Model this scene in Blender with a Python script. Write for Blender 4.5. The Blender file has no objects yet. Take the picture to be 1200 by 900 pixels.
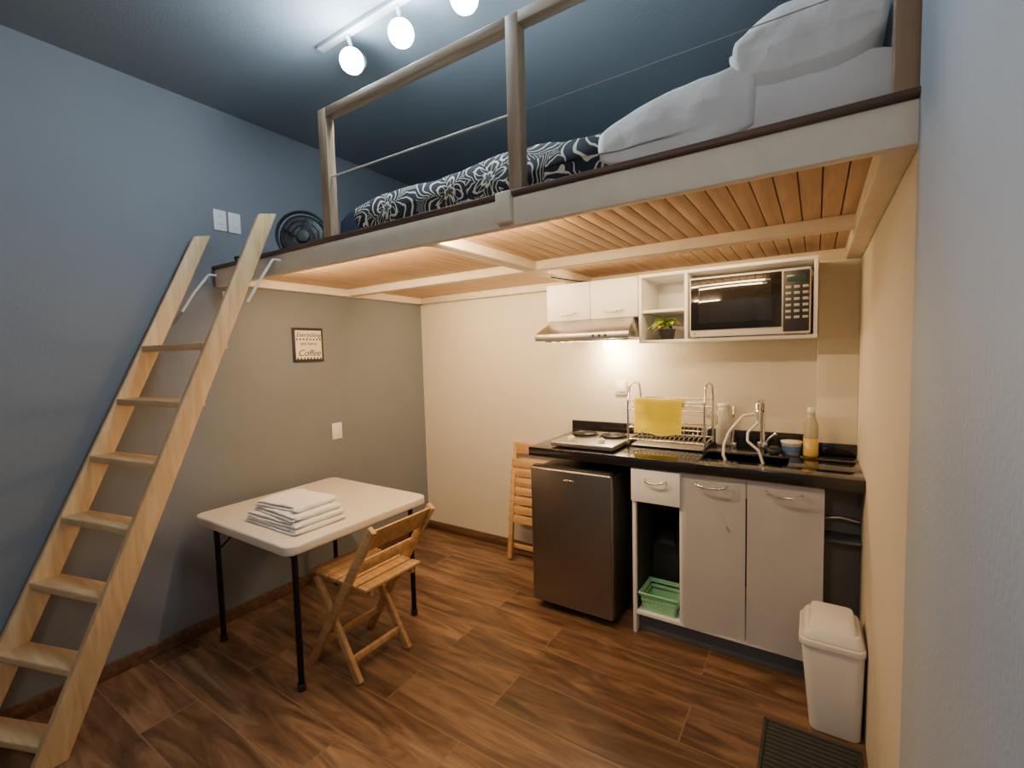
import bpy, bmesh, math, random
from mathutils import Vector, Matrix, noise
random.seed(7)
S=bpy.context.scene
XL,XR,YB,YF,ZC=-2.72,0.17,2.82,-2.3,2.8

# ------------------------------------------------------------ materials
MATS={}
def mat(name,col,rough=.6,metal=0.,var=.0,vscale=8.,bump=.0,bscale=60.,emit=None,estr=0,trans=0.,stretch=None,alpha=None,coat=0.,spec=.5):
    if name in MATS: return MATS[name]
    m=bpy.data.materials.new(name); m.use_nodes=True
    nt=m.node_tree; b=nt.nodes['Principled BSDF']
    b.inputs['Base Color'].default_value=(*col,1)
    b.inputs['Roughness'].default_value=rough
    b.inputs['Metallic'].default_value=metal
    b.inputs['Specular IOR Level'].default_value=spec
    b.inputs['Coat Weight'].default_value=coat
    if trans: b.inputs['Transmission Weight'].default_value=trans
    if emit: 
        b.inputs['Emission Color'].default_value=(*emit,1); b.inputs['Emission Strength'].default_value=estr
    tc=nt.nodes.new('ShaderNodeTexCoord'); mp=nt.nodes.new('ShaderNodeMapping')
    nt.links.new(tc.outputs['Object'],mp.inputs['Vector'])
    if stretch: mp.inputs['Scale'].default_value=stretch
    if var>0:
        n=nt.nodes.new('ShaderNodeTexNoise'); n.inputs['Scale'].default_value=vscale; n.inputs['Detail'].default_value=5
        nt.links.new(mp.outputs[0],n.inputs['Vector'])
        r=nt.nodes.new('ShaderNodeValToRGB')
        r.color_ramp.elements[0].position=.3; r.color_ramp.elements[1].position=.7
        r.color_ramp.elements[0].color=(*[c*(1-var) for c in col],1)
        r.color_ramp.elements[1].color=(*[min(1,c*(1+var)) for c in col],1)
        nt.links.new(n.outputs['Fac'],r.inputs[0]); nt.links.new(r.outputs[0],b.inputs['Base Color'])
    if bump>0:
        n=nt.nodes.new('ShaderNodeTexNoise'); n.inputs['Scale'].default_value=bscale; n.inputs['Detail'].default_value=3
        nt.links.new(mp.outputs[0],n.inputs['Vector'])
        bp=nt.nodes.new('ShaderNodeBump'); bp.inputs['Strength'].default_value=bump; bp.inputs['Distance'].default_value=.01
        nt.links.new(n.outputs['Fac'],bp.inputs['Height']); nt.links.new(bp.outputs[0],b.inputs['Normal'])
    MATS[name]=m; return m

def floor_mat():
    m=bpy.data.materials.new('wood_tile_floor'); m.use_nodes=True; nt=m.node_tree; N=nt.nodes; L=nt.links
    b=N['Principled BSDF']
    tc=N.new('ShaderNodeTexCoord')
    br=N.new('ShaderNodeTexBrick'); br.offset=.37; br.offset_frequency=2; br.squash=1
    br.inputs['Scale'].default_value=1; br.inputs['Brick Width'].default_value=1.1; br.inputs['Row Height'].default_value=.21
    br.inputs['Mortar Size'].default_value=.0026; br.inputs['Mortar Smooth'].default_value=.1
    br.inputs['Color1'].default_value=(0,0,0,1); br.inputs['Color2'].default_value=(1,1,1,1); br.inputs['Mortar'].default_value=(.5,.5,.5,1)
    L.new(tc.outputs['Object'],br.inputs['Vector'])
    mul=N.new('ShaderNodeVectorMath'); mul.operation='MULTIPLY'; mul.inputs[1].default_value=(7,13,5)
    L.new(br.outputs['Color'],mul.inputs[0])
    add=N.new('ShaderNodeVectorMath'); add.operation='ADD'; L.new(tc.outputs['Object'],add.inputs[0]); L.new(mul.outputs[0],add.inputs[1])
    mp=N.new('ShaderNodeMapping'); mp.inputs['Scale'].default_value=(1.0,7,1); L.new(add.outputs[0],mp.inputs['Vector'])
    n1=N.new('ShaderNodeTexNoise'); n1.inputs['Scale'].default_value=1.9; n1.inputs['Detail'].default_value=9; n1.inputs['Roughness'].default_value=.6; n1.inputs['Distortion'].default_value=1.2
    L.new(mp.outputs[0],n1.inputs['Vector'])
    r=N.new('ShaderNodeValToRGB'); e=r.color_ramp.elements
    e[0].position=.30; e[0].color=(.058,.030,.017,1); e[1].position=.72; e[1].color=(.34,.205,.115,1)
    x=e.new(.5); x.color=(.165,.09,.048,1)
    L.new(n1.outputs['Fac'],r.inputs[0])
    mx=N.new('ShaderNodeMixRGB'); mx.blend_type='MULTIPLY'; mx.inputs[0].default_value=1
    mr=N.new('ShaderNodeMapRange'); mr.inputs['To Min'].default_value=.72; mr.inputs['To Max'].default_value=1.22
    L.new(br.outputs['Color'],mr.inputs['Value'])
    L.new(r.outputs[0],mx.inputs[1]); L.new(mr.outputs[0],mx.inputs[2])
    mo=N.new('ShaderNodeMixRGB'); mo.inputs[2].default_value=(.24,.155,.095,1)
    L.new(br.outputs['Fac'],mo.inputs[0]); L.new(mx.outputs[0],mo.inputs[1]); L.new(mo.outputs[0],b.inputs['Base Color'])
    b.inputs['Roughness'].default_value=.32
    bp=N.new('ShaderNodeBump'); bp.inputs['Strength'].default_value=.15; bp.inputs['Distance'].default_value=.004
    L.new(n1.outputs['Fac'],bp.inputs['Height']); L.new(bp.outputs[0],b.inputs['Normal'])
    return m

def wood(name,c1,c2,axis='x',rough=.5,scale=1.):
    m=bpy.data.materials.new(name); m.use_nodes=True; nt=m.node_tree; N=nt.nodes; L=nt.links; b=N['Principled BSDF']
    tc=N.new('ShaderNodeTexCoord'); mp=N.new('ShaderNodeMapping')
    sc={'x':(1.2,14,14),'y':(14,1.2,14),'z':(14,14,1.2)}[axis]
    mp.inputs['Scale'].default_value=tuple(s*scale for s in sc); L.new(tc.outputs['Object'],mp.inputs['Vector'])
    n=N.new('ShaderNodeTexNoise'); n.inputs['Scale'].default_value=2.5; n.inputs['Detail'].default_value=6; n.inputs['Distortion'].default_value=.8
    L.new(mp.outputs[0],n.inputs['Vector'])
    r=N.new('ShaderNodeValToRGB'); r.color_ramp.elements[0].position=.32; r.color_ramp.elements[1].position=.68
    r.color_ramp.elements[0].color=(*c1,1); r.color_ramp.elements[1].color=(*c2,1)
    L.new(n.outputs['Fac'],r.inputs[0]); L.new(r.outputs[0],b.inputs['Base Color'])
    b.inputs['Roughness'].default_value=rough
    bp=N.new('ShaderNodeBump'); bp.inputs['Strength'].default_value=.15; bp.inputs['Distance'].default_value=.003
    L.new(n.outputs['Fac'],bp.inputs['Height']); L.new(bp.outputs[0],b.inputs['Normal'])
    return m

def floral():
    m=bpy.data.materials.new('floral_duvet_cloth'); m.use_nodes=True; nt=m.node_tree; N=nt.nodes; L=nt.links; b=N['Principled BSDF']
    tc=N.new('ShaderNodeTexCoord')
    wn=N.new('ShaderNodeTexNoise'); wn.inputs['Scale'].default_value=9; L.new(tc.outputs['Object'],wn.inputs['Vector'])
    ws=N.new('ShaderNodeVectorMath'); ws.operation='SCALE'; ws.inputs['Scale'].default_value=.07; L.new(wn.outputs['Color'],ws.inputs[0])
    wa=N.new('ShaderNodeVectorMath'); wa.operation='ADD'; L.new(tc.outputs['Object'],wa.inputs[0]); L.new(ws.outputs[0],wa.inputs[1])
    sp=N.new('ShaderNodeSeparateXYZ'); L.new(wa.outputs[0],sp.inputs[0])
    def M(op,a,bb=None):
        n=N.new('ShaderNodeMath'); n.operation=op
        for i,v in enumerate((a,bb)):
            if v is None: continue
            if isinstance(v,(int,float)): n.inputs[i].default_value=v
            else: L.new(v,n.inputs[i])
        return n.outputs[0]
    yz=M('SUBTRACT',sp.outputs['Z'],M('MULTIPLY',sp.outputs['Y'],-1.0))
    cb=N.new('ShaderNodeCombineXYZ'); L.new(sp.outputs['X'],cb.inputs[0]); L.new(yz,cb.inputs[1])
    vo=N.new('ShaderNodeTexVoronoi'); vo.voronoi_dimensions='2D'; vo.inputs['Scale'].default_value=4.6; vo.inputs['Randomness'].default_value=.85
    L.new(cb.outputs[0],vo.inputs['Vector'])
    su=N.new('ShaderNodeVectorMath'); su.operation='SUBTRACT'; L.new(cb.outputs[0],su.inputs[0]); L.new(vo.outputs['Position'],su.inputs[1])
    s2=N.new('ShaderNodeSeparateXYZ'); L.new(su.outputs[0],s2.inputs[0])
    ang=M('ARCTAN2',s2.outputs['Y'],s2.outputs['X'])
    pet=M('ADD',M('MULTIPLY',M('ABSOLUTE',M('COSINE',M('MULTIPLY',ang,2.5))),.55),.5)
    rr=M('DIVIDE',vo.outputs['Distance'],pet)
    fr=M('FRACT',M('MULTIPLY',rr,5.4))
    ln=M('LESS_THAN',M('ABSOLUTE',M('SUBTRACT',fr,.5)),.12)
    ray=M('LESS_THAN',M('ABSOLUTE',M('SINE',M('MULTIPLY',ang,7.0))),.18)
    tot=M('MAXIMUM',ln,M('MULTIPLY',ray,M('LESS_THAN',rr,.32)))
    mx=N.new('ShaderNodeMixRGB'); mx.inputs[1].default_value=(.018,.026,.038,1); mx.inputs[2].default_value=(.72,.70,.58,1)
    L.new(tot,mx.inputs[0]); L.new(mx.outputs[0],b.inputs['Base Color']); b.inputs['Roughness'].default_value=.85
    return m

M_floor=floor_mat()
M_wblue=mat('paint_blue',(.17,.225,.275),.7,var=.04,vscale=3,bump=.15,bscale=90)
M_wleft=mat('paint_left',(.180,.198,.222),.7,var=.03,vscale=3,bump=.15,bscale=90)
M_wcream=mat('paint_cream',(.66,.595,.48),.65,var=.02,vscale=3,bump=.12,bscale=90)
M_wgray=mat('paint_gray_blue',(.38,.425,.475),.65,var=.03,vscale=3,bump=.15,bscale=90)
M_ceil=mat('paint_ceiling',(.24,.285,.32),.8,var=.03,vscale=3,bump=.1,bscale=90)
M_base=wood('baseboard_wood_tile',(.07,.035,.02),(.17,.09,.05),'x',.45)
M_trimw=mat('cream_painted_wood',(.86,.76,.60),.5,var=.05,vscale=12)
M_post=wood('rail_wood',(.28,.19,.115),(.47,.345,.22),'z',.55)
M_railx=wood('rail_wood_x',(.28,.19,.115),(.47,.345,.22),'x',.55)
M_postr=wood('brown_post_wood',(.20,.12,.06),(.34,.21,.12),'z',.5)
M_brown=wood('dark_brown_board',(.06,.03,.02),(.16,.08,.045),'x')
M_slat=wood('pine_slats',(.52,.33,.18),(.72,.48,.29),'y',.5,.8)
M_groove=mat('slat_groove',(.22,.11,.06),.8)
M_ladder=wood('pine_ladder',(.68,.43,.20),(.85,.61,.32),'z',.5)
M_tread=wood('pine_tread',(.58,.37,.18),(.78,.54,.28),'x',.5)
M_chair=wood('acacia_chair',(.46,.25,.09),(.66,.40,.17),'x',.45)
M_plastic=mat('white_plastic',(.78,.76,.72),.4,var=.02)
M_plw=mat('bin_plastic',(.84,.82,.80),.35,var=.02)
M_tabletop=mat('table_plastic',(.74,.68,.58),.4,var=.03,bump=.12,bscale=160)
M_blackmetal=mat('black_metal',(.015,.015,.018),.4,metal=.6)
M_steel=mat('brushed_steel',(.48,.46,.44),.32,metal=1,var=.08,vscale=10,stretch=(1,1,25))
M_fridge=mat('fridge_steel',(.27,.25,.235),.30,metal=.9,var=.10,vscale=10,stretch=(30,1,1))
M_fridges=mat('fridge_side',(.03,.03,.033),.5)
M_chrome=mat('chrome',(.75,.74,.72),.12,metal=1)
M_granite=mat('black_granite',(.012,.011,.012),.12,var=.5,vscale=220,coat=.3)
M_cab=mat('white_melamine',(.86,.85,.84),.4,var=.02)
M_cabdoor=mat('wrapped_door',(.92,.91,.93),.28,var=.02,vscale=4,bump=.35,bscale=7)
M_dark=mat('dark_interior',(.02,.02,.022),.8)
M_toe=mat('toe_kick',(.10,.12,.14),.6,var=.05)
M_glass=mat('black_glass',(.01,.01,.012),.06,coat=.5)
M_towel=mat('white_towel',(.88,.86,.83),.95,var=.02,bump=.5,bscale=160)
M_sheet=mat('white_sheet',(.80,.78,.77),.9,var=.03,bump=.35,bscale=25)
M_pillow=mat('pillow_cloth',(.58,.56,.56),.9,var=.05,bump=.3,bscale=18)
M_yellow=mat('yellow_cloth',(.88,.76,.03),.9,var=.05,bump=.5,bscale=200)
M_green=mat('green_basket',(.30,.66,.40),.45,var=.03)
M_leaf=mat('leaf',(.18,.37,.06),.5,var=.3,vscale=30)
M_leafy=mat('leaf_yellow',(.72,.68,.14),.5,var=.2,vscale=30)
M_mat=mat('rubber_mat',(.045,.05,.05),.85,var=.15,vscale=60)
M_white=mat('switch_plastic',(.75,.76,.74),.4)
M_duvet=floral()
M_ink=mat('sign_ink',(.02,.02,.02),.7)
M_signw=mat('sign_paper',(.75,.68,.55),.7)
M_hose=mat('milky_hose',(.70,.66,.58),.3)
M_btn=mat('button_gray',(.35,.35,.36),.5)
M_blackp=mat('black_plastic',(.02,.02,.024),.5)

# ------------------------------------------------------------ geometry helpers
def link(o,parent=None):
    S.collection.objects.link(o)
    if parent: o.parent=parent
    return o
def empty(name,loc=(0,0,0)):
    e=bpy.data.objects.new(name,None); e.empty_display_size=.05; S.collection.objects.link(e); return e
def fin(name,bm,m,parent=None,smooth=False):
    me=bpy.data.meshes.new(name); bmesh.ops.recalc_face_normals(bm,faces=bm.faces[:]); bm.to_mesh(me); bm.free()
    if m: me.materials.append(m)
    if smooth:
        for p in me.polygons: p.use_smooth=True
    return link(bpy.data.objects.new(name,me),parent)
def bev(o,w,seg=2):
    if w>0:
        b=o.modifiers.new('bevel','BEVEL'); b.width=w; b.segments=seg; b.limit_method='ANGLE'; b.angle_limit=math.radians(40)
        for p in o.data.polygons: p.use_smooth=True
    return o
def box(name,x0,x1,y0,y1,z0,z1,m,parent=None,bevel=.002,seg=2):
    bm=bmesh.new()
    vs=[bm.verts.new((x,y,z)) for x in (x0,x1) for y in (y0,y1) for z in (z0,z1)]
    for f in ((0,1,3,2),(4,6,7,5),(0,4,5,1),(2,3,7,6),(0,2,6,4),(1,5,7,3)): bm.faces.new([vs[i] for i in f])
    return bev(fin(name,bm,m,parent),bevel,seg)
def hexa(name,b4,t4,m,parent=None,bevel=.002,seg=2):
    bm=bmesh.new(); B=[bm.verts.new(p) for p in b4]; T=[bm.verts.new(p) for p in t4]
    bm.faces.new(B[::-1]); bm.faces.new(T)
    for i in range(4): bm.faces.new([B[i],B[(i+1)%4],T[(i+1)%4],T[i]])
    return bev(fin(name,bm,m,parent),bevel,seg)
def bar(name,p0,p1,w,d,m,parent=None,up=(0,0,1),bevel=.003):
    p0=Vector(p0);p1=Vector(p1);t=(p1-p0).normalized();s=t.cross(Vector(up)).normalized();n=s.cross(t)
    q=[s*w/2+n*d/2,-s*w/2+n*d/2,-s*w/2-n*d/2,s*w/2-n*d/2]
    return hexa(name,[p0+v for v in q],[p1+v for v in q],m,parent,bevel)
def cyl(name,p0,p1,r,m,parent=None,r2=None,seg=24,bevel=0):
    p0=Vector(p0);p1=Vector(p1);t=(p1-p0);L=t.length
    bm=bmesh.new(); bmesh.ops.create_cone(bm,cap_ends=True,segments=seg,radius1=r,radius2=r if r2 is None else r2,depth=L)
    rot=Vector((0,0,1)).rotation_difference(t.normalized()).to_matrix().to_4x4()
    bmesh.ops.transform(bm,matrix=Matrix.Translation((p0+p1)/2)@rot,verts=bm.verts[:])
    o=fin(name,bm,m,parent,True)
    b=o.modifiers.new('bevel','BEVEL'); b.width=bevel if bevel else min(r,.004)*.3; b.segments=2; b.limit_method='ANGLE'; b.angle_limit=math.radians(50)
    return o
def tube(name,pts,r,m,parent=None,cyclic=False,smooth=True,res=6):
    c=bpy.data.curves.new(name,'CURVE'); c.dimensions='3D'; c.bevel_depth=r; c.bevel_resolution=3; c.use_fill_caps=True
    if smooth:
        sp=c.splines.new('NURBS'); sp.order_u=3; sp.use_endpoint_u=not cyclic
    else: sp=c.splines.new('POLY')
    sp.points.add(len(pts)-1)
    for i,p in enumerate(pts): sp.points[i].co=(*p,1)
    sp.use_cyclic_u=cyclic; sp.resolution_u=res
    c.materials.append(m); o=bpy.data.objects.new(name,c); S.collection.objects.link(o)
    dg=bpy.context.evaluated_depsgraph_get(); me=bpy.data.meshes.new_from_object(o.evaluated_get(dg)); bpy.data.objects.remove(o)
    for p in me.polygons: p.use_smooth=True
    return link(bpy.data.objects.new(name,me),parent)
def lathe(name,prof,cx,cy,m,parent=None,seg=32,sub=0):
    bm=bmesh.new(); rings=[]
    for r,z in prof: rings.append([bm.verts.new((cx+r*math.cos(2*math.pi*i/seg),cy+r*math.sin(2*math.pi*i/seg),z)) for i in range(seg)] if r>1e-5 else [bm.verts.new((cx,cy,z))])
    for a,b in zip(rings,rings[1:]):
        for i in range(seg):
            j=(i+1)%seg
            if len(a)==1: bm.faces.new([a[0],b[j],b[i]])
            elif len(b)==1: bm.faces.new([a[i],a[j],b[0]])
            else: bm.faces.new([a[i],a[j],b[j],b[i]])
    return fin(name,bm,m,parent,True)
def sphere(name,c,r,m,parent=None,sc=(1,1,1)):
    bm=bmesh.new(); bmesh.ops.create_uvsphere(bm,u_segments=24,v_segments=14,radius=r)
    bmesh.ops.transform(bm,matrix=Matrix.Translation(c)@Matrix.Diagonal((*sc,1)),verts=bm.verts[:])
    return fin(name,bm,m,parent,True)
def text(name,body,size,loc,rot,m,parent=None,shear=0):
    c=bpy.data.curves.new(name,'FONT'); c.body=body; c.size=size; c.align_x='CENTER'; c.align_y='CENTER'; c.extrude=.0006; c.shear=shear
    o=bpy.data.objects.new(name,c); S.collection.objects.link(o)
    dg=bpy.context.evaluated_depsgraph_get(); me=bpy.data.meshes.new_from_object(o.evaluated_get(dg)); bpy.data.objects.remove(o)
    me.materials.clear(); me.materials.append(m)
    o=link(bpy.data.objects.new(name,me),parent); o.location=loc; o.rotation_euler=rot; return o
def cushion(name,x0,x1,y0,y1,z0,z1,m,parent=None,rough=.01,puff=.5,seed=1,freq=7.,rot=None,taper=0.):
    """soft closed body with gentle wrinkles; rot=(angle, axis) about the centre"""
    bm=bmesh.new(); bmesh.ops.create_cube(bm,size=2)
    bmesh.ops.subdivide_edges(bm,edges=bm.edges[:],cuts=22,use_grid_fill=True)
    cx,cy,cz=(x0+x1)/2,(y0+y1)/2,(z0+z1)/2; hx,hy,hz=(x1-x0)/2,(y1-y0)/2,(z1-z0)/2
    for v in bm.verts:
        p=v.co.copy()
        fz=max(.08,(1-abs(p.x)**4*puff)*(1-abs(p.y)**4*puff))
        edge=1-.06*puff*(p.z*p.z)
        q=Vector((cx+hx*p.x*edge,cy+hy*p.y*edge,cz+hz*p.z*fz))
        if taper and p.z>-.5: q.z-=taper*(1-p.x)/2*(p.z+1)/2
        n=noise.noise(q*freq+Vector((seed*3.1,seed,0)))+.5*noise.noise(q*freq*2.3+Vector((seed,seed*2.,5)))
        q.z+=n*rough*(1 if p.z>-.2 else 0); q.y+=n*rough*.5
        v.co=q
    if rot:
        bmesh.ops.rotate(bm,cent=(cx,cy,cz),matrix=Matrix.Rotation(rot[0],3,rot[1]),verts=bm.verts[:])
    return fin(name,bm,m,parent,True)

# ------------------------------------------------------------ room shell
T=.1
box('floor',XL-T,XR+T,YF-T,YB+T,-.1,0,M_floor,bevel=0)
box('ceiling',XL-T,XR+T,YF-T,YB+T,ZC,ZC+.1,M_ceil,bevel=0)
box('wall_left',XL-T,XL,YF-T,YB+T,0,ZC,M_wleft,bevel=0)
box('wall_back',XL,XR,YB,YB+T,0,1.93,M_wcream,bevel=0)
box('wall_back_upper',XL,XR,YB,YB+T,1.93,ZC,M_wblue,bevel=0)
box('wall_right',XR,XR+T,1.26,YB+T,0,1.93,M_wcream,bevel=0)
box('wall_right_upper',XR,XR+T,1.26,YB+T,1.93,ZC,M_wblue,bevel=0)
box('wall_right_front',XR-.004,XR+T,YF-T,1.26,0,ZC,M_wgray,bevel=0)
box('wall_front',XL,XR,YF-T,YF,0,ZC,M_wgray,bevel=0)
box('wall_column',0.006,XR,2.72,YB,0,1.86,M_wcream,bevel=.003)
box('baseboard_left',XL,XL+.012,YF,YB,0,.07,M_base)
box('baseboard_back',XL+.012,-.8,YB-.012,YB,0,.07,M_base)

# ------------------------------------------------------------ loft
loft=empty('loft_platform')
box('front_fascia',XL,XR,1.26,1.29,1.85,1.94,M_trimw,loft,.003)
box('front_edge_board',XL,XR,1.245,1.35,1.94,1.956,M_brown,loft,.003)
box('deck_board',XL,XR,1.29,YB,1.93,1.945,M_brown,loft,0)
x=XL+.005; i=0; W=.058
box('slat_backing',XL,XR,1.29,YB,1.922,1.93,M_groove,loft,0)
while x<XR-.02:
    x1=min(x+W-.004,XR)
    box('ceiling_slat_%d'%i,x,x1,1.29,YB,1.912,1.922,M_slat,loft,.002); x+=W; i+=1
box('beam_middle',XL,XR,2.07,2.13,1.866,1.912,M_trimw,loft,.003)
box('beam_left_ledger',XL,XL+.05,1.29,YB,1.865,1.912,M_trimw,loft,.003)
box('beam_back_ledger',XL,XR,YB-.05,YB,1.865,1.912,M_trimw,loft,.003)
box('beam_cross',-1.27,-1.19,1.29,YB,1.868,1.912,M_trimw,loft,.003)
box('beam_right',XR-.06,XR,1.29,YB,1.85,1.912,M_trimw,loft,.003)
box('post_block',-.855,-.80,1.235,1.262,1.86,1.955,M_trimw,loft,.004)
rail=empty('loft_railing')
PX=[(-1.765,-1.715),(-.818,-.772),(.125,.17)]
for k,(a,b) in enumerate(PX):
    box('post_%d'%k,a,b,1.262,1.302,1.956,2.485 if k<2 else 2.79,M_post if k<2 else M_postr,rail,.0015)
box('top_rail_a',-1.715,-.818,1.262,1.302,2.450,2.485,M_railx,rail,.0015)
box('top_rail_b',-.772,.125,1.262,1.302,2.450,2.485,M_railx,rail,.0015)
tube('guard_wire',[(-1.72,1.28,2.21),(-.81,1.28,2.20)],.0035,M_hose,rail,smooth=False)
tube('guard_wire_b',[(-.775,1.28,2.20),(.13,1.28,2.20)],.0015,M_btn,rail,smooth=False)

bed=empty('bed')
box('mattress',-1.62,.14,1.42,2.62,1.958,2.06,M_sheet,bed,.03,4)
cushion('duvet',-1.70,-.46,1.37,2.66,1.96,2.165,M_duvet,bed,.020,puff=.35,seed=3)
cushion('folded_sheet',-.56,-.14,1.365,2.64,1.965,2.235,M_sheet,bed,.016,puff=.25,seed=5,freq=9,taper=.075)
cushion('fitted_sheet',-.2,.15,1.38,2.62,1.965,2.16,M_sheet,bed,.012,puff=.3,seed=9)
cushion('pillow_1',-.19,.125,1.36,1.80,2.05,2.335,M_sheet,bed,.016,puff=.55,seed=12,freq=9)
cushion('pillow_2',-.25,.12,1.72,2.30,2.29,2.49,M_pillow,bed,.014,puff=.6,seed=15,freq=9,rot=(math.radians(-4),'Y'))
cushion('pillow_under',-.24,.12,1.82,2.45,2.10,2.34,M_pillow,bed,.012,puff=.5,seed=18,freq=9)

fan=empty('desk_fan')
FC=Vector((-2.30,1.52,2.10)); d=Vector((.75,-.65,0)).normalized(); s=Vector((-d.y,d.x,0))
def ring(n,c,r,t,m,par,dd=d,ss=s):
    pts=[c+ss*r*math.cos(a)+Vector((0,0,1))*r*math.sin(a) for a in [i*2*math.pi/28 for i in range(28)]]
    return tube(n,pts,t,m,par,cyclic=True)
ring('guard_outer',FC,.13,.008,M_blackmetal,fan)
ring('guard_rear',FC-d*.05,.12,.005,M_blackmetal,fan)
for k in range(4): ring('guard_ring_%d'%k,FC+d*.015,.03+.025*k,.0025,M_blackmetal,fan)
cyl('shroud',FC-d*.055,FC-d*.02,.115,M_blackp,fan)
cyl('hub',FC-d*.09,FC+d*.02,.03,M_blackp,fan)
for k in range(5):
    a=k*2*math.pi/5; u=s*math.cos(a)+Vector((0,0,1))*math.sin(a)
    bar('blade_%d'%k,FC+u*.02,FC+u*.1,.045,.003,M_blackp,fan,up=d)
cyl('stem',(FC.x,FC.y,1.96),(FC.x,FC.y,2.0),.02,M_blackp,fan)
cyl('base',(FC.x,FC.y,1.9455),(FC.x,FC.y,1.972),.08,M_blackp,fan)
bag=empty('dark_backpack')
cushion('body',-2.12,-1.80,1.62,1.85,1.946,2.24,mat('navy_cloth',(.012,.02,.04),.8),bag,.008,puff=.3,seed=21)
tube('handle',[(-2.03,1.735,2.20),(-2.03,1.735,2.26),(-1.95,1.735,2.26),(-1.95,1.735,2.20)],.008,M_blackp,bag)
cab=empty('power_cable')
tube('cable',[(-2.70,1.55,1.952),(-2.55,1.42,1.952),(-2.5,1.33,1.99),(-2.6,1.31,2.0),(-2.66,1.36,1.97),(-2.5,1.5,1.955),(-2.42,1.36,1.955),(-2.40,1.42,1.955)],.006,M_blackp,cab)
tube('cable_b',[(-2.68,1.45,1.952),(-2.62,1.36,2.03),(-2.52,1.36,2.02),(-2.46,1.46,1.952)],.005,M_blackp,cab)

# ------------------------------------------------------------ lamps
tr=empty('ceiling_track_light')
M_bulb=mat('bulb_glow',(1,1,1),.5,emit=(.88,.95,1),estr=160)
M_trk=mat('track_white',(.45,.47,.5),.4)
box('track',-1.82,-.75,1.315,1.35,ZC-.02,ZC,M_trk,tr,.002)
for k,bx_ in enumerate((-1.64,-1.35,-1.04)):
    c=Vector((bx_,1.35,2.685)); dn=Vector((.45,-.75,-.5)).normalized()
    cyl('stem_%d'%k,(bx_,1.333,ZC-.02),c-dn*.05,.008,M_trk,tr)
    cyl('can_%d'%k,c-dn*.10,c-dn*.005,.034,M_trk,tr,r2=.05)
    sphere('bulb_%d'%k,c,.048,M_bulb,tr)
    l=bpy.data.lights.new('track_bulb_%d'%k,'POINT'); l.energy=9; l.color=(.66,.84,1); l.shadow_soft_size=.05
    lo=link(bpy.data.objects.new('track_bulb_light_%d'%k,l),tr); lo.location=c+dn*.10
rl=empty('ceiling_lamp')
LX,LY=-.55,-1.0
lathe('shade',[(0,ZC-.09),(.12,ZC-.085),(.17,ZC-.05),(.18,ZC-.001)],LX,LY,mat('lamp_diffuser',(.9,.9,.9),.5,emit=(1,.93,.84),estr=4),rl)
l=bpy.data.lights.new('room','POINT'); l.energy=28; l.color=(1,.91,.80); l.shadow_soft_size=.15
lo=link(bpy.data.objects.new('ceiling_lamp_light',l),rl); lo.location=(LX,LY,ZC-.22)
st=empty('under_loft_strip_lamp')
M_strip=mat('warm_tube',(1,.8,.5),.5,emit=(1,.72,.38),estr=6)
box('housing',-2.4,-.7,1.292,1.312,1.875,1.910,M_trimw,st)
cyl('tube',(-2.38,1.325,1.893),(-.72,1.325,1.893),.011,M_strip,st)
l=bpy.data.lights.new('strip','AREA'); l.shape='RECTANGLE'; l.size=1.6; l.size_y=.03; l.energy=28; l.color=(1,.68,.36)
lo=link(bpy.data.objects.new('strip_light',l),st); lo.location=(-1.55,1.345,1.880); lo.rotation_euler=(math.radians(48),0,0)
s2_=empty('added_beam_fill')  # added fill strips, hidden behind the beam, to brighten ledger, back wall and slats
for k,(xa,xb,en) in enumerate(((-2.3,-1.30,10),(-1.15,-.10,4.5))):
    box('housing_%d'%k,xa,xb,2.131,2.142,1.885,1.909,M_trimw,s2_)  # housing and glowing strip belong to the added fill
    box('fill_glow_strip_%d'%k,xa+.01,xb-.01,2.142,2.146,1.888,1.905,M_strip,s2_,0)
    l=bpy.data.lights.new('beam_fill_%d'%k,'AREA'); l.shape='RECTANGLE'; l.size=.95; l.size_y=.015; l.energy=en; l.color=(1,.70,.36)
    lo=link(bpy.data.objects.new('beam_fill_light_%d'%k,l),s2_); lo.location=((xa+xb)/2,2.152,1.893); lo.rotation_euler=(math.radians(74),0,0)

# ------------------------------------------------------------ wooden ladder
lad=empty('wooden_ladder')
def RS(z): t=z/2.07; return (-2.30+.23*t,.39+.80*t)
def LS(z): t=z/2.07; return (-2.685+.0*t,.24+.95*t)
for nm,fn in (('stringer_right',RS),('stringer_left',LS)):
    a=fn(0);b=fn(2.09); w=.02; h=.052
    hexa(nm,[(a[0]-w,a[1]-h,0),(a[0]+w,a[1]-h,0),(a[0]+w,a[1]+h,0),(a[0]-w,a[1]+h,0)],
         [(b[0]-w,b[1]-h,2.07),(b[0]+w,b[1]-h,2.09),(b[0]+w,b[1]+h-.02,2.11),(b[0]-w,b[1]+h-.02,2.09)],M_ladder,lad,.006,3)
for k,z in enumerate((.09,.33,.57,.81,1.05,1.29,1.53)):
    a=LS(z);b=RS(z)
    q=[(a[0]+.018,a[1]-.052),(b[0]-.018,b[1]-.052),(b[0]-.018,b[1]+.048),(a[0]+.018,a[1]+.048)]
    hexa('tread_%d'%k,[(*p,z-.028) for p in q],[(*p,z) for p in q],M_tread,lad,.004)
for k,(fn,zz) in enumerate(((RS,1.93),(LS,1.93))):
    a=fn(zz)
    tube('hook_%d'%k,[(a[0]+.03,1.235,1.90),(a[0]+.03,1.20,1.90),(a[0]+.03,a[1]+.0,1.80),(a[0]+.03,a[1]-.06,1.70)],.006,M_white,lad)

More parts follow.
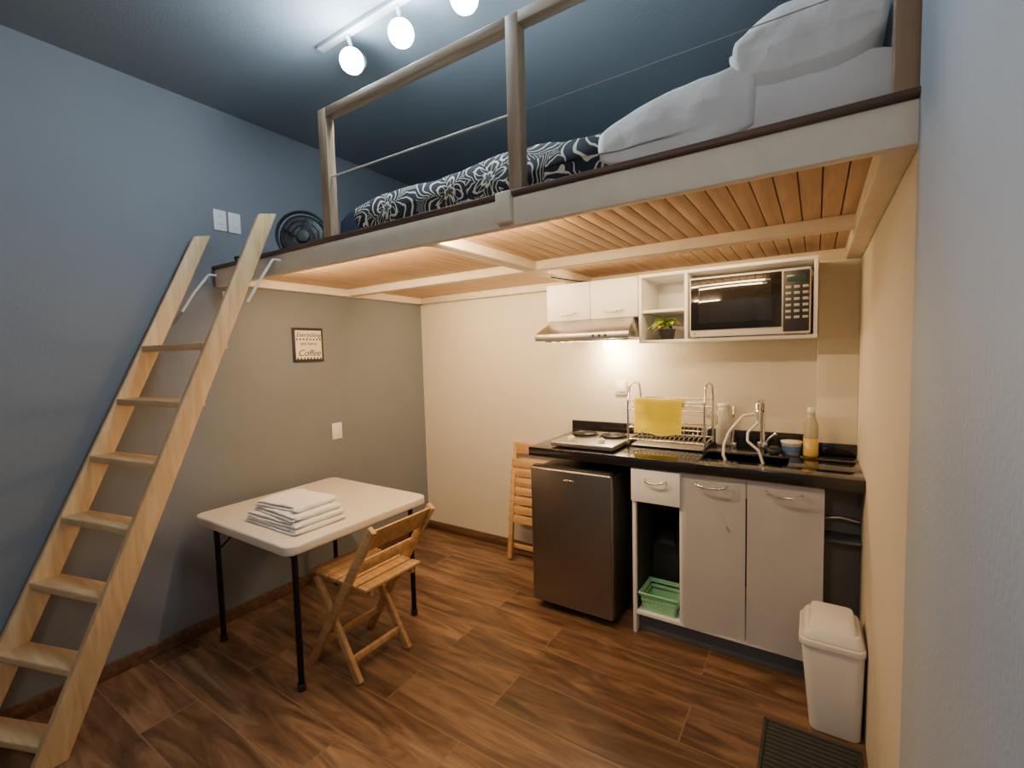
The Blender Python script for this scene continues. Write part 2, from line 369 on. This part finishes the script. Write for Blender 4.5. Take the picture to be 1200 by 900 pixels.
# ------------------------------------------------------------ folding table
tb=empty('folding_table')
def rrect(x0,x1,y0,y1,r,n=8):
    P=[]
    for cx,cy,a0 in ((x1-r,y1-r,0),(x0+r,y1-r,90),(x0+r,y0+r,180),(x1-r,y0+r,270)):
        for i in range(n+1):
            a=math.radians(a0+90*i/n); P.append((cx+r*math.cos(a),cy+r*math.sin(a)))
    return P
def slab(name,P,z0,z1,m,parent,bevel=.006,seg=3):
    bm=bmesh.new(); B=[bm.verts.new((*p,z0)) for p in P]; Tt=[bm.verts.new((*p,z1)) for p in P]
    bm.faces.new(B[::-1]); bm.faces.new(Tt); n=len(P)
    for i in range(n): bm.faces.new([B[i],B[(i+1)%n],Tt[(i+1)%n],Tt[i]])
    return bev(fin(name,bm,m,parent),bevel,seg)
TX0,TX1,TY0,TY1,TZ=-2.625,-1.79,1.035,1.855,.68
slab('top',rrect(TX0,TX1,TY0,TY1,.05),TZ-.045,TZ,M_tabletop,tb,.010,4)
legs=[(TX1-.08,TY0+.075),(TX1-.08,TY1-.06),(TX0+.07,TY0+.075),(TX0+.07,TY1-.06)]
for k,(lx,ly) in enumerate(legs):
    cyl('leg_%d'%k,(lx,ly,0.0),(lx,ly,TZ-.045),.0135,M_blackmetal,tb)
    cyl('foot_%d'%k,(lx,ly,0.0),(lx,ly,.03),.018,M_blackp,tb)
box('apron_right',TX1-.095,TX1-.07,TY0+.05,TY1-.05,TZ-.075,TZ-.045,M_blackmetal,tb)
box('apron_left',TX0+.06,TX0+.085,TY0+.05,TY1-.05,TZ-.075,TZ-.045,M_blackmetal,tb)
tube('brace_front',[(TX1-.08,TY0+.075,.48),(TX1-.20,TY0+.16,TZ-.05)],.005,M_blackmetal,tb,smooth=False)
tube('brace_left',[(TX0+.07,TY0+.075,.48),(TX0+.19,TY0+.16,TZ-.05)],.005,M_blackmetal,tb,smooth=False)

tw=empty('folded_towels')
def towel(name,x0,x1,y0,y1,z0,h,seed,ang):
    for j in range(2):
        cushion('%s_leaf_%d'%(name,j),x0+.006*j,x1-.008*j,y0+.005*j,y1,z0+j*h/2,z0+(j+1)*h/2+.001,M_towel,tw,.0035,puff=.45,seed=seed+j,freq=13,rot=(ang,'Z'))
    cushion('%s_fold'%name,x1-.035,x1+.006,y0+.004,y1-.002,z0+.001,z0+h,M_towel,tw,.003,puff=.55,seed=seed+5,freq=14)
zz=TZ
for k,(a,b,c_,d_,an) in enumerate(((-2.29,-1.88,1.12,1.39,0),(-2.28,-1.885,1.125,1.385,.03),(-2.25,-1.90,1.14,1.38,-.05),(-2.25,-1.94,1.16,1.38,.10))):
    towel('towel_%d'%k,a,b,c_,d_,zz,.027,40+k*3,an); zz+=.026
# ------------------------------------------------------------ folding chair (in use)
ch=empty('folding_chair')
y0,y1=1.24,1.59
def bx(t): return (-1.515-(.74-t)*.65)
for k,y in enumerate((y0,y1)):
    bar('frame_back_%d'%k,(-1.515,y,.74),(-1.995,y,.0),.022,.04,M_chair,ch,up=(1,0,0))
    yi=y+(.028 if k==0 else -.028)
    bar('frame_seat_%d'%k,(-1.96,yi,.425),(-1.68,yi,.0),.022,.04,M_chair,ch,up=(1,0,0))
    bar('seat_rail_%d'%k,(-1.985,yi+(.024 if k==0 else -.024),.43),(-1.60,yi+(.024 if k==0 else -.024),.43),.02,.03,M_chair,ch)
for k in range(6):
    xx=-1.985+k*.068
    box('seat_slat_%d'%k,xx,xx+.055,y0-.0+.012,y1-.012,.446,.460,M_chair,ch,.003)
for k,(za,zb) in enumerate(((.63,.735),)):
    hexa('back_slat_%d'%k,[(bx(za)-.004,y0+.008,za),(bx(za)+.012,y0+.008,za),(bx(za)+.012,y1-.008,za),(bx(za)-.004,y1-.008,za)],
      [(bx(zb)-.004,y0+.008,zb),(bx(zb)+.012,y0+.008,zb),(bx(zb)+.012,y1-.008,zb),(bx(zb)-.004,y1-.008,zb)],M_chair,ch,.003)
bar('back_slat_low',(bx(.54),y0,.54),(bx(.54),y1,.54),.014,.05,M_chair,ch)
bar('stretcher_rear',(-1.735,y0+.028,.085),(-1.735,y1-.028,.085),.018,.03,M_chair,ch)
bar('stretcher_front',(-1.92,y0,.12),(-1.92,y1,.12),.018,.03,M_chair,ch)
fc=empty('folding_chair.001')
fx0,fx1=-1.80,-1.43
for k,x_ in enumerate((fx0,fx1)):
    s_=1 if k==0 else -1
    bar('frame_back_%d'%k,(x_,2.66,0.0),(x_,2.792,.82),.022,.035,M_chair,fc,up=(0,1,0))
    bar('frame_seat_%d'%k,(x_+s_*.03,2.635,.02),(x_+s_*.03,2.70,.62),.022,.03,M_chair,fc,up=(0,1,0))
for k in range(7):
    z=.27+k*.064; yy=2.66+z*.1535-.040
    hexa('seat_slat_%d'%k,[(fx0,yy-.005,z),(fx1,yy-.005,z),(fx1,yy+.008,z),(fx0,yy+.008,z)],[(fx0,yy+.003,z+.05),(fx1,yy+.003,z+.05),(fx1,yy+.016,z+.05),(fx0,yy+.016,z+.05)],M_chair,fc,.002)
bar('back_slat',(fx0,2.775,.775),(fx1,2.775,.775),.014,.08,M_chair,fc)
bar('stretcher',(fx0,2.672,.1),(fx1,2.672,.1),.016,.03,M_chair,fc)

# ------------------------------------------------------------ fridge
fr=empty('mini_fridge')
box('body',-1.335,-.865,2.275,2.76,.03,.80,M_fridges,fr,.006)
box('door',-1.34,-.86,2.21,2.27,.045,.815,M_fridge,fr,.014,4)
box('door_top_grip',-1.33,-.87,2.222,2.262,.812,.822,M_blackp,fr,.003)
box('badge',-1.13,-1.07,2.206,2.211,.745,.765,M_chrome,fr,.002)
for k,(a,b) in enumerate(((-1.31,2.30),(-.89,2.30),(-1.31,2.72),(-.89,2.72))): cyl('foot_%d'%k,(a,b,0),(a,b,.035),.018,M_blackp,fr)
# ------------------------------------------------------------ kitchen counter
kc=empty('kitchen_counter')
CZ=.92
box('worktop_left',-1.36,-.46,2.23,2.80,CZ-.05,CZ,M_granite,kc,.004)
box('worktop_front',-.46,XR,2.23,2.36,CZ-.05,CZ,M_granite,kc,.004)
box('worktop_rear',-.46,XR,2.56,2.719,CZ-.05,CZ,M_granite,kc,.004)
box('worktop_right',-.10,XR,2.36,2.56,CZ-.05,CZ,M_granite,kc,.004)
box('worktop_back',-.46,.005,2.72,2.80,CZ-.05,CZ,M_granite,kc,0)
box('sink_bottom',-.46,-.10,2.36,2.56,CZ-.17,CZ-.16,M_steel,kc,.002)
box('sink_wall_l',-.465,-.46,2.36,2.56,CZ-.17,CZ-.01,M_steel,kc,0)
box('sink_wall_r',-.10,-.095,2.36,2.56,CZ-.17,CZ-.01,M_steel,kc,0)
box('sink_wall_f',-.46,-.10,2.355,2.36,CZ-.17,CZ-.01,M_steel,kc,0)
box('sink_wall_b',-.46,-.10,2.56,2.565,CZ-.17,CZ-.01,M_steel,kc,0)
box('backsplash',-1.36,.005,2.80,2.82,CZ-.05,CZ+.075,M_granite,kc,.003)
box('backsplash_column',-.012,XR,2.70,2.719,CZ,CZ+.055,M_granite,kc,.003)
c0,c1,c2,c3=-.77,-.53,-.25,.04
box('side_left',c0,c0+.018,2.26,2.80,.0,CZ-.05,M_cab,kc)
box('side_mid',c1-.009,c1+.009,2.262,2.80,.12,CZ-.05,M_cab,kc)
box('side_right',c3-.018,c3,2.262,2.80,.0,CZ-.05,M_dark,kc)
box('carcass_bottom',c0,c3,2.262,2.80,.10,.12,M_cab,kc)
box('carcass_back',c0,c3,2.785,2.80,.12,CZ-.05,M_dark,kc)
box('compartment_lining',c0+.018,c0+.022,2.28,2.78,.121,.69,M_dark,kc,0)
box('toe_kick',c0+.018,c3,2.30,2.315,.0,.10,M_toe,kc)
box('drawer_front',c0,c1-.002,2.242,2.26,.695,.862,M_cab,kc,.003)
box('drawer_bottom',c0+.018,c1-.009,2.262,2.70,.690,.70,M_cab,kc,.001)
def door(n,x0,x1,z0,z1,y=2.24,th=.018,m=M_cabdoor):
    bm=bmesh.new(); nx,nz=14,30; F=[]
    for j in range(nz+1):
        row=[]
        for i in range(nx+1):
            u=i/nx;v=j/nz; X=x0+(x1-x0)*u; Z=z0+(z1-z0)*v
            e=.004*noise.noise(Vector((X*9,Z*4,1)))
            if j==0: Z+=.008*noise.noise(Vector((X*14,7,1)))
            row.append(bm.verts.new((X,y+(e if 0<i<nx else 0),Z)))
        F.append(row)
    for j in range(nz):
        for i in range(nx): bm.faces.new([F[j][i],F[j][i+1],F[j+1][i+1],F[j+1][i]])
    bmesh.ops.solidify(bm,geom=bm.faces[:],thickness=th)
    o=fin(n,bm,m,kc,False)
    if max(v.co.y for v in o.data.vertices)<y+.01:
        for v in o.data.vertices: v.co.y+=th
    return o
door('door_left',c1+.003,c2-.003,.115,.862)
door('door_right',c2+.003,c3-.002,.115,.862)
def handle(n,xc,z,w,par,y=2.24):
    tube(n,[(xc-w/2,y+.002,z),(xc-w/2,y-.022,z-.002),(xc-w/4,y-.028,z-.010),(xc,y-.028,z-.013),(xc+w/4,y-.028,z-.010),(xc+w/2,y-.022,z-.002),(xc+w/2,y+.002,z)],.005,M_chrome,par)
handle('handle_drawer',(c0+c1)/2,.815,.10,kc)
handle('handle_left',(c1+c2)/2,.828,.13,kc); handle('handle_right',(c2+c3)/2,.828,.13,kc)
box('bay_back',c3,XR-.001,2.44,2.45,.0,CZ-.05,mat('bay_panel',(.20,.18,.16),.7,var=.1),kc,0)
box('bay_shelf',c3,XR-.001,2.33,2.44,.62,.632,M_toe,kc)
tube('bay_pipe',[(c3+.0,2.40,.70),(.10,2.40,.71),(XR-.005,2.40,.70)],.008,M_steel,kc)
bk=empty('green_basket')
a0,a1,b0,b1=c0+.03,c1-.02,2.265,2.46
hexa('floor_panel',[(a0+.015,b0+.015,.121),(a1-.015,b0+.015,.121),(a1-.015,b1-.015,.121),(a0+.015,b1-.015,.121)],[(a0+.015,b0+.015,.127),(a1-.015,b0+.015,.127),(a1-.015,b1-.015,.127),(a0+.015,b1-.015,.127)],M_green,bk,0)
def taper_ring(n,z0,z1,t0,t1,par,m,th=.004):
    xs0,xs1=a0+t0,a1-t0; ys0,ys1=b0+t0,b1-t0; X0,X1=a0+t1,a1-t1; Y0,Y1=b0+t1,b1-t1
    for k,(p,q,P_,Q_,nn) in enumerate((((xs0,ys0),(xs1,ys0),(X0,Y0),(X1,Y0),(0,1)),((xs1,ys0),(xs1,ys1),(X1,Y0),(X1,Y1),(-1,0)),((xs1,ys1),(xs0,ys1),(X1,Y1),(X0,Y1),(0,-1)),((xs0,ys1),(xs0,ys0),(X0,Y1),(X0,Y0),(1,0)))):
        o=(nn[0]*th,nn[1]*th)
        hexa('%s_%d'%(n,k),[(*p,z0),(*q,z0),(q[0]+o[0],q[1]+o[1],z0),(p[0]+o[0],p[1]+o[1],z0)],[(*P_,z1),(*Q_,z1),(Q_[0]+o[0],Q_[1]+o[1],z1),(P_[0]+o[0],P_[1]+o[1],z1)],m,par,0)
taper_ring('side_low',.122,.16,.016,.010,bk,M_green); taper_ring('side_mid',.17,.185,.009,.006,bk,M_green); taper_ring('side_top',.195,.215,.005,.0,bk,M_green)
for k in range(12):
    xx=a0+.016+k*(a1-a0-.032)/11
    bar('rib_%d'%k,(xx,b0+.013,.155),(xx,b0+.006,.20),.005,.004,M_green,bk)
box('rim',a0-.004,a1+.004,b0-.004,b0+.004,.210,.219,M_green,bk)
box('rim_side',a0-.004,a0+.004,b0,b1,.210,.219,M_green,bk)
bt=empty('black_bags')
cushion('bag_1',-.745,-.60,2.50,2.76,.121,.45,M_blackp,bt,.015,puff=.3,seed=31)
cushion('bag_2',-.61,-.55,2.50,2.76,.121,.58,M_blackp,bt,.01,puff=.3,seed=33)

# ------------------------------------------------------------ cooktop
ct=empty('two_burner_cooktop')
q0,q1=-1.24,-.872
box('tray',q0,q1,2.27,2.68,CZ+.008,CZ+.034,M_steel,ct,.006,3)
for k,(a,b) in enumerate(((q0+.03,2.32),(q1-.03,2.32),(q0+.03,2.64),(q1-.03,2.64))): cyl('foot_%d'%k,(a,b,CZ),(a,b,CZ+.01),.012,M_blackp,ct)
for k,a in enumerate((q0+.095,q1-.095)):
    cyl('pan_%d'%k,(a,2.53,CZ+.034),(a,2.53,CZ+.038),.084,M_blackp,ct)
    for j in range(4):
        r_=.018+.017*j
        tube('coil_%d_%d'%(k,j),[(a+r_*math.cos(t*math.pi/8),2.53+r_*math.sin(t*math.pi/8),CZ+.044) for t in range(16)],.006,M_blackmetal,ct,cyclic=True)
    cyl('knob_%d'%k,(a-.0,2.345,CZ+.034),(a-.0,2.345,CZ+.054),.02,M_plastic,ct)
    box('knob_grip_%d'%k,a-.004,a+.004,2.327,2.363,CZ+.052,CZ+.060,M_plastic,ct,.001)
# ------------------------------------------------------------ dish rack
dr=empty('dish_rack')
rx0,rx1,ry0,ry1=-.86,-.465,2.47,2.70
for k,x_ in enumerate((rx0,rx1)):
    tube('hoop_%d'%k,[(x_,ry0,CZ+.012),(x_,ry0,1.17),(x_,ry0+.03,1.255),(x_,(ry0+ry1)/2,1.27),(x_,ry1-.03,1.255),(x_,ry1,1.17),(x_,ry1,CZ+.012)],.006,M_chrome,dr)
    for j,(yy) in enumerate((ry0,ry1)): cyl('foot_%d_%d'%(k,j),(x_,yy,CZ),(x_,yy,CZ+.02),.009,M_blackp,dr)
    for j,z in enumerate((.965,1.03,1.13)): tube('side_%d_%d'%(k,j),[(x_,ry0,z),(x_,ry1,z)],.004,M_chrome,dr,smooth=False)
for j,z in enumerate((.965,1.03,1.13,1.175)):
    for i_,yy in enumerate((ry0,ry1)): tube('rail_%d_%d'%(j,i_),[(rx0,yy,z),(rx1,yy,z)],.004,M_chrome,dr,smooth=False)
for k in range(15):
    xx=rx0+.03+k*(rx1-rx0-.06)/14
    tube('wire_low_%d'%k,[(xx,ry0,1.03),(xx,ry0+.01,.965),(xx,ry1-.01,.965),(xx,ry1,1.03)],.002,M_chrome,dr,smooth=False)
    tube('wire_up_%d'%k,[(xx,ry0,1.13),(xx,ry1,1.13)],.002,M_chrome,dr,smooth=False)
for k in range(4):
    tube('plate_holder_%d'%k,[(rx1-.005,ry0+.03+k*.05,1.03),(rx1+.03,ry0+.03+k*.05,1.05),(rx1+.03,ry0+.03+k*.05,1.09),(rx1-.005,ry0+.03+k*.05,1.11)],.003,M_chrome,dr)
box('drip_tray',rx0+.01,rx1-.01,ry0+.01,ry1-.01,CZ+.006,CZ+.014,M_steel,dr,.003)
yt=bmesh.new(); rows=[]
prof=[(ry0-.008,1.0),(ry0-.009,1.08),(ry0-.010,1.165),(ry0-.004,1.185),(ry0+.03,1.188),(ry0+.07,1.17),(ry0+.075,1.14)]
for j,(yy,z) in enumerate(prof):
    rows.append([yt.verts.new((-.825+.25*i/16+ (0.004*math.sin(j)),yy-.004*math.sin(i*.9)*(1 if j<3 else .3),z+.006*math.sin(i*.5)*(1 if j==0 else .2))) for i in range(17)])
for a,b in zip(rows,rows[1:]):
    for i in range(16): yt.faces.new([a[i],a[i+1],b[i+1],b[i]])
bmesh.ops.solidify(yt,geom=yt.faces[:],thickness=.004)
fin('yellow_dish_towel',yt,M_yellow,None,True)
# ------------------------------------------------------------ taps etc
fa=empty('sink_faucet')
cyl('base',(-.22,2.63,CZ),(-.22,2.63,CZ+.05),.024,M_chrome,fa)
tube('spout',[(-.22,2.63,CZ+.04),(-.22,2.63,1.13),(-.22,2.60,1.18),(-.23,2.53,1.18),(-.23,2.51,1.14),(-.23,2.505,1.10)],.011,M_chrome,fa)
tube('lever',[(-.21,2.63,CZ+.04),(-.19,2.62,CZ+.07),(-.16,2.61,CZ+.10)],.007,M_chrome,fa)
hs=empty('water_hose')
tube('hose',[(-.232,2.495,1.09),(-.24,2.49,1.13),(-.29,2.48,1.12),(-.35,2.46,1.04),(-.37,2.44,.98),(-.37,2.42,.93),(-.34,2.42,.86)],.007,M_hose,hs)
tube('hose_b',[(-.225,2.485,1.09),(-.27,2.48,1.04),(-.27,2.46,1.00),(-.22,2.45,.96),(-.19,2.45,.86)],.006,M_hose,hs)
f2=empty('filter_tap')
cyl('base',(-.36,2.67,CZ),(-.36,2.67,CZ+.03),.017,M_chrome,f2)
tube('spout',[(-.36,2.67,CZ+.02),(-.36,2.67,1.10),(-.355,2.65,1.15),(-.35,2.60,1.15),(-.35,2.59,1.11)],.006,M_chrome,f2)
wb_=empty('clear_jug')
M_jug=mat('jug_plastic',(.75,.72,.66),.25,trans=.4)
lathe('body',[(0,CZ),(.035,CZ),(.04,CZ+.01),(.038,CZ+.16),(.028,CZ+.19),(.028,CZ+.21),(.0,CZ+.21)],-.42,2.755,M_jug,wb_)
cyl('cap',(-.42,2.755,CZ+.21),(-.42,2.755,CZ+.225),.03,M_plastic,wb_)
cu=empty('butter_tub')
lathe('tub',[(0,CZ),(.036,CZ),(.044,CZ+.055),(.047,CZ+.058),(.047,CZ+.064),(0,CZ+.066)],-.095,2.64,M_plastic,cu)
lathe('label',[(.0385,CZ+.012),(.0435,CZ+.042)],-.095,2.64,mat('blue_label',(.08,.2,.5),.5),cu)
bo=empty('soap_bottle')
M_liq=mat('yellow_liquid',(.75,.50,.12),.3,trans=.2)
M_clr=mat('clear_bottle',(.75,.68,.5),.2,trans=.6)
lathe('liquid',[(0,CZ+.001),(.029,CZ+.001),(.031,CZ+.01),(.031,CZ+.09),(0,CZ+.09)],-.015,2.62,M_liq,bo)
lathe('bottle_top',[(.031,CZ+.09),(.031,CZ+.15),(.018,CZ+.19),(.016,CZ+.21),(0,CZ+.21)],-.015,2.62,M_clr,bo)
cyl('cap',(-.015,2.62,CZ+.21),(-.015,2.62,CZ+.235),.017,M_plastic,bo)
sp=empty('dish_sponge_holder')
lathe('bowl',[(0,CZ),(.02,CZ),(.032,CZ+.03),(.030,CZ+.03),(.018,CZ+.006),(0,CZ+.006)],-.165,2.585,M_blackp,sp)
cushion('sponge',-.188,-.142,2.57,2.60,CZ+.015,CZ+.045,M_blackp,sp,.001)
# ------------------------------------------------------------ upper cabinets
uc=empty('upper_cabinet')
U0,U1,UY=-1.36,-.802,2.50
YW=YB-.002
box('carcass',U0,U1,UY,YW,1.63,1.848,M_cab,uc,.002)
box('door_left',U0+.002,(U0+U1)/2-.002,UY-.018,UY,1.632,1.846,M_cab,uc,.003)
box('door_right',(U0+U1)/2+.002,U1-.002,UY-.018,UY,1.632,1.846,M_cab,uc,.003)
for k,xc in enumerate((-1.22,-.94)): handle('handle_%d'%k,xc,1.675,.10,uc,UY-.018)
sh=empty('microwave_shelf')
s0,s1,sz0,sz1=-.80,.004,1.485,1.848
box('top',s0,s1,UY-.018,YW,sz1-.016,sz1,M_cab,sh); box('bottom',s0,s1,UY-.018,YW,sz0,sz0+.016,M_cab,sh)
box('left',s0,s0+.016,UY-.018,YW,sz0+.016,sz1-.016,M_cab,sh); box('right',s1-.016,s1,UY-.018,2.719,sz0+.016,sz1-.016,M_cab,sh)
box('divider',-.565,-.549,UY-.018,YW,sz0+.016,sz1-.016,M_cab,sh); box('back',s0,0,YB-.01,YW,sz0,sz1,M_cab,sh,0)
box('small_shelf',s0+.016,-.565,UY-.01,YW,1.645,1.66,M_cab,sh)
mw=empty('microwave')
m0,m1,mz0,mz1,my=-.535,-.022,1.505,1.800,2.465
M_mwbody=mat('microwave_body',(.70,.68,.65),.35,metal=.2)
box('body',m0,m1,my+.02,2.79,mz0,mz1,M_mwbody,mw,.006)
box('front_frame',m0,m1,my,my+.022,mz0,mz1,M_mwbody,mw,.006)
box('door_glass',m0+.006,-.135,my-.006,my+.004,mz0+.035,mz1-.010,M_glass,mw,.003)
box('window',m0+.045,-.175,my-.008,my-.004,mz0+.065,mz1-.045,mat('mw_window',(.02,.018,.018),.04,coat=1),mw,.002)
box('control_panel',-.128,m1-.006,my-.006,my+.004,mz0+.012,mz1-.012,M_blackp,mw,.003)
box('display',-.115,m1-.018,my-.008,my-.005,mz1-.06,mz1-.03,mat('lcd',(.03,.06,.05),.2),mw,.001)
for j in range(6):
    for i_ in range(3):
        cx=-.108+.033*i_; cz=mz1-.085-.027*j
        box('button_%d_%d'%(j,i_),cx-.011,cx+.011,my-.0085,my-.005,cz-.006,cz+.006,M_btn,mw,.001)
cyl('logo_mark',(m0+.025,my-.001,mz0+.018),(m0+.025,my+.002,mz0+.018),.007,M_btn,mw)
for k,(a,b) in enumerate(((m0+.03,my+.04),(m1-.03,my+.04),(m0+.03,2.76),(m1-.03,2.76))): cyl('foot_%d'%k,(a,b,1.501),(a,b,1.508),.012,M_blackp,mw)
pl=empty('potted_plant')
lathe('pot',[(0,1.501),(.035,1.501),(.044,1.555),(.047,1.558),(.040,1.558),(.034,1.54),(0,1.54)],-.675,2.57,M_blackp,pl)
def leaf(n,c,dirv,L,w,m):
    bm=bmesh.new(); dirv=Vector(dirv).normalized(); sd=dirv.cross(Vector((0,0,1))).normalized(); up=sd.cross(dirv); R=[]
    for j in range(7):
        t=j/6; ww=w*math.sin(math.pi*min(1,t*.92+.06))**.8; cpt=Vector(c)+dirv*L*t-Vector((0,0,1))*L*.5*t*t
        R.append([bm.verts.new(cpt-sd*ww+up*.006),bm.verts.new(cpt),bm.verts.new(cpt+sd*ww+up*.006)])
    for a,b in zip(R,R[1:]):
        for i_ in range(2): bm.faces.new([a[i_],a[i_+1],b[i_+1],b[i_]])
    fin(n,bm,m,pl,True)
for k in range(48):
    a=random.uniform(0,2*math.pi); e=random.uniform(-.1,1.8); r_=random.uniform(.0,.035)
    leaf('leaf_%d'%k,(-.675+r_*math.cos(a),2.545+r_*math.sin(a),1.565+random.uniform(0,.03)),(math.cos(a),math.sin(a)-.3,e),random.uniform(.05,.078),random.uniform(.013,.021),M_leafy if k%2==0 else M_leaf)
# ------------------------------------------------------------ hood
hd=empty('range_hood')
h0,h1=-1.36,-.803
box('body',h0,h1,2.33,2.80,1.515,1.552,M_steel,hd,.004)
hexa('slope',[(h0,2.33,1.552),(h1,2.33,1.552),(h1,2.80,1.552),(h0,2.80,1.552)],[(h0+.04,2.46,1.628),(h1-.02,2.46,1.628),(h1-.02,2.80,1.628),(h0+.04,2.80,1.628)],M_steel,hd,.004)
box('filter',h0+.03,h1-.03,2.40,2.74,1.510,1.516,M_btn,hd,.001)
for k in range(10): box('filter_rib_%d'%k,h0+.05+k*.05,h0+.07+k*.05,2.41,2.55,1.507,1.511,M_steel,hd,.001)
for k in range(3): cyl('button_%d'%k,(-1.0+k*.035,2.331,1.533),(-1.0+k*.035,2.325,1.533),.007,M_blackp,hd)
M_hb=mat('hood_bulb',(1,.9,.7),.4,emit=(1,.74,.44),estr=120)
sphere('lamp',(-1.04,2.70,1.486),.032,M_hb,hd,(1.6,1,.9))
l=bpy.data.lights.new('hood','POINT'); l.energy=15; l.color=(1,.70,.38); l.shadow_soft_size=.03
lo=link(bpy.data.objects.new('hood_light',l),hd); lo.location=(-1.04,2.715,1.43)

# ------------------------------------------------------------ wall things
def plate(n,y0,y1,z0,z1,kind):
    e=empty(n); box('plate',XL,XL+.008,y0,y1,z0,z1,M_white,e,.003); cy=(y0+y1)/2; cz=(z0+z1)/2
    if kind=='switch': box('rocker',XL+.008,XL+.013,cy-.014,cy+.014,cz-.025,cz+.025,M_plastic,e,.002)
    else:
        for k,dz in enumerate((-.022,.022)):
            box('socket_%d'%k,XL+.008,XL+.010,cy-.016,cy+.016,cz+dz-.013,cz+dz+.013,M_plastic,e,.001)
            for j in (-1,1): box('slot_%d_%d'%(k,j),XL+.010,XL+.0105,cy+j*.006-.001,cy+j*.006+.001,cz+dz-.004,cz+dz+.006,M_ink,e,0)
plate('wall_outlet',1.27,1.335,2.155,2.265,'o'); plate('light_switch',1.345,1.41,2.155,2.265,'switch')
plate('light_switch.001',1.93,2.005,.90,1.01,'switch'); plate('wall_outlet.001',1.29,1.35,1.73,1.83,'o')
e=empty('wall_outlet.002'); box('plate',-1.06,-.985,YB-.008,YB,1.17,1.26,M_wcream,e,.003); box('socket',-1.045,-1.0,YB-.011,YB-.008,1.19,1.24,M_plastic,e,.001)
sg=empty('framed_sign')
box('frame_board',XL,XL+.012,1.68,1.89,1.43,1.645,M_blackp,sg,.002)
box('paper',XL+.012,XL+.014,1.695,1.875,1.447,1.628,M_signw,sg,0)
RT=(math.radians(90),0,math.radians(90))
text('line_1','Everything',.040,(XL+.0146,1.785,1.60),RT,M_ink,sg,.3)
text('line_2','gets better',.026,(XL+.0146,1.785,1.545),RT,M_ink,sg,.0)
text('line_3','Coffee',.058,(XL+.0146,1.785,1.485),RT,M_ink,sg,.3)
for k in range(16):
    side=k%2; t=(k//2)/7
    yy=1.705+t*.16; z0_=1.452 if side==0 else 1.572
    cyl('leaf_dot_%d'%k,(XL+.014,yy,z0_),(XL+.0148,yy,z0_),.006,M_ink,sg,seg=10)
# ------------------------------------------------------------ bin
bn=empty('swing_lid_bin')
def taper(n,x0,x1,y0,y1,X0,X1,Y0,Y1,z0,z1,m,par,b=.02,r=.03):
    P=rrect(x0,x1,y0,y1,r,5);Q=rrect(X0,X1,Y0,Y1,r,5); bm=bmesh.new(); B=[bm.verts.new((*p,z0)) for p in P];Tt=[bm.verts.new((*p,z1)) for p in Q]; k=len(P)
    bm.faces.new(B[::-1]);bm.faces.new(Tt)
    for i in range(k): bm.faces.new([B[i],B[(i+1)%k],Tt[(i+1)%k],Tt[i]])
    return bev(fin(n,bm,m,par),b,3)
taper('body',-.002,.157,2.0,2.17,-.032,.163,1.975,2.20,0,.338,M_plw,bn,.006)
taper('lid_rim',-.04,.1655,1.967,2.208,-.04,.1655,1.967,2.208,.338,.365,M_plw,bn,.006)
taper('lid_shoulder',-.036,.163,1.971,2.204,-.02,.149,1.99,2.185,.365,.402,M_plw,bn,.006)
taper('swing_flap',-.012,.141,1.995,2.18,.0,.130,2.04,2.15,.399,.436,M_plw,bn,.008,.02)
mt=empty('ribbed_door_mat')
box('base',-.15,.155,1.40,1.96,.0,.008,M_mat,mt,.002)
k=0;y=1.42
while y<1.94:
    box('rib_%d'%k,-.135,.14,y,y+.012,.008,.013,M_mat,mt,.002); y+=.022;k+=1
box('border_l',-.15,-.138,1.40,1.96,.008,.014,M_mat,mt,.002); box('border_b',-.15,.155,1.948,1.96,.008,.014,M_mat,mt,.002)
cb=empty('lamp_cable')
tube('cable',[(-1.23,2.3,1.862),(-1.15,2.5,1.855),(-1.05,2.7,1.858),(-.98,2.765,1.86)],.004,M_blackp,cb)
tube('cable_b',[(-1.35,2.765,1.86),(-1.25,2.60,1.855),(-1.23,2.4,1.862)],.003,M_hose,cb)

# ------------------------------------------------------------ world + camera
w=bpy.data.worlds.new('world'); S.world=w; w.use_nodes=True
w.node_tree.nodes['Background'].inputs[0].default_value=(.5,.6,.7,1); w.node_tree.nodes['Background'].inputs[1].default_value=.05
yw,pi,ro=[math.radians(a) for a in (33.20,-3.77,-1.50)]
F=Vector((-math.sin(yw)*math.cos(pi),math.cos(yw)*math.cos(pi),math.sin(pi))); R=Vector((math.cos(yw),math.sin(yw),0)); U=R.cross(F)
R2=R*math.cos(ro)+U*math.sin(ro); U2=-R*math.sin(ro)+U*math.cos(ro)
cd=bpy.data.cameras.new('camera'); cam=bpy.data.objects.new('camera',cd); S.collection.objects.link(cam)
m=Matrix((R2,U2,-F)).transposed().to_4x4(); m.translation=Vector((0,0,1.45)); cam.matrix_world=m
cd.sensor_width=36; cd.lens=545.14/1200*36; cd.clip_start=.02
S.camera=cam
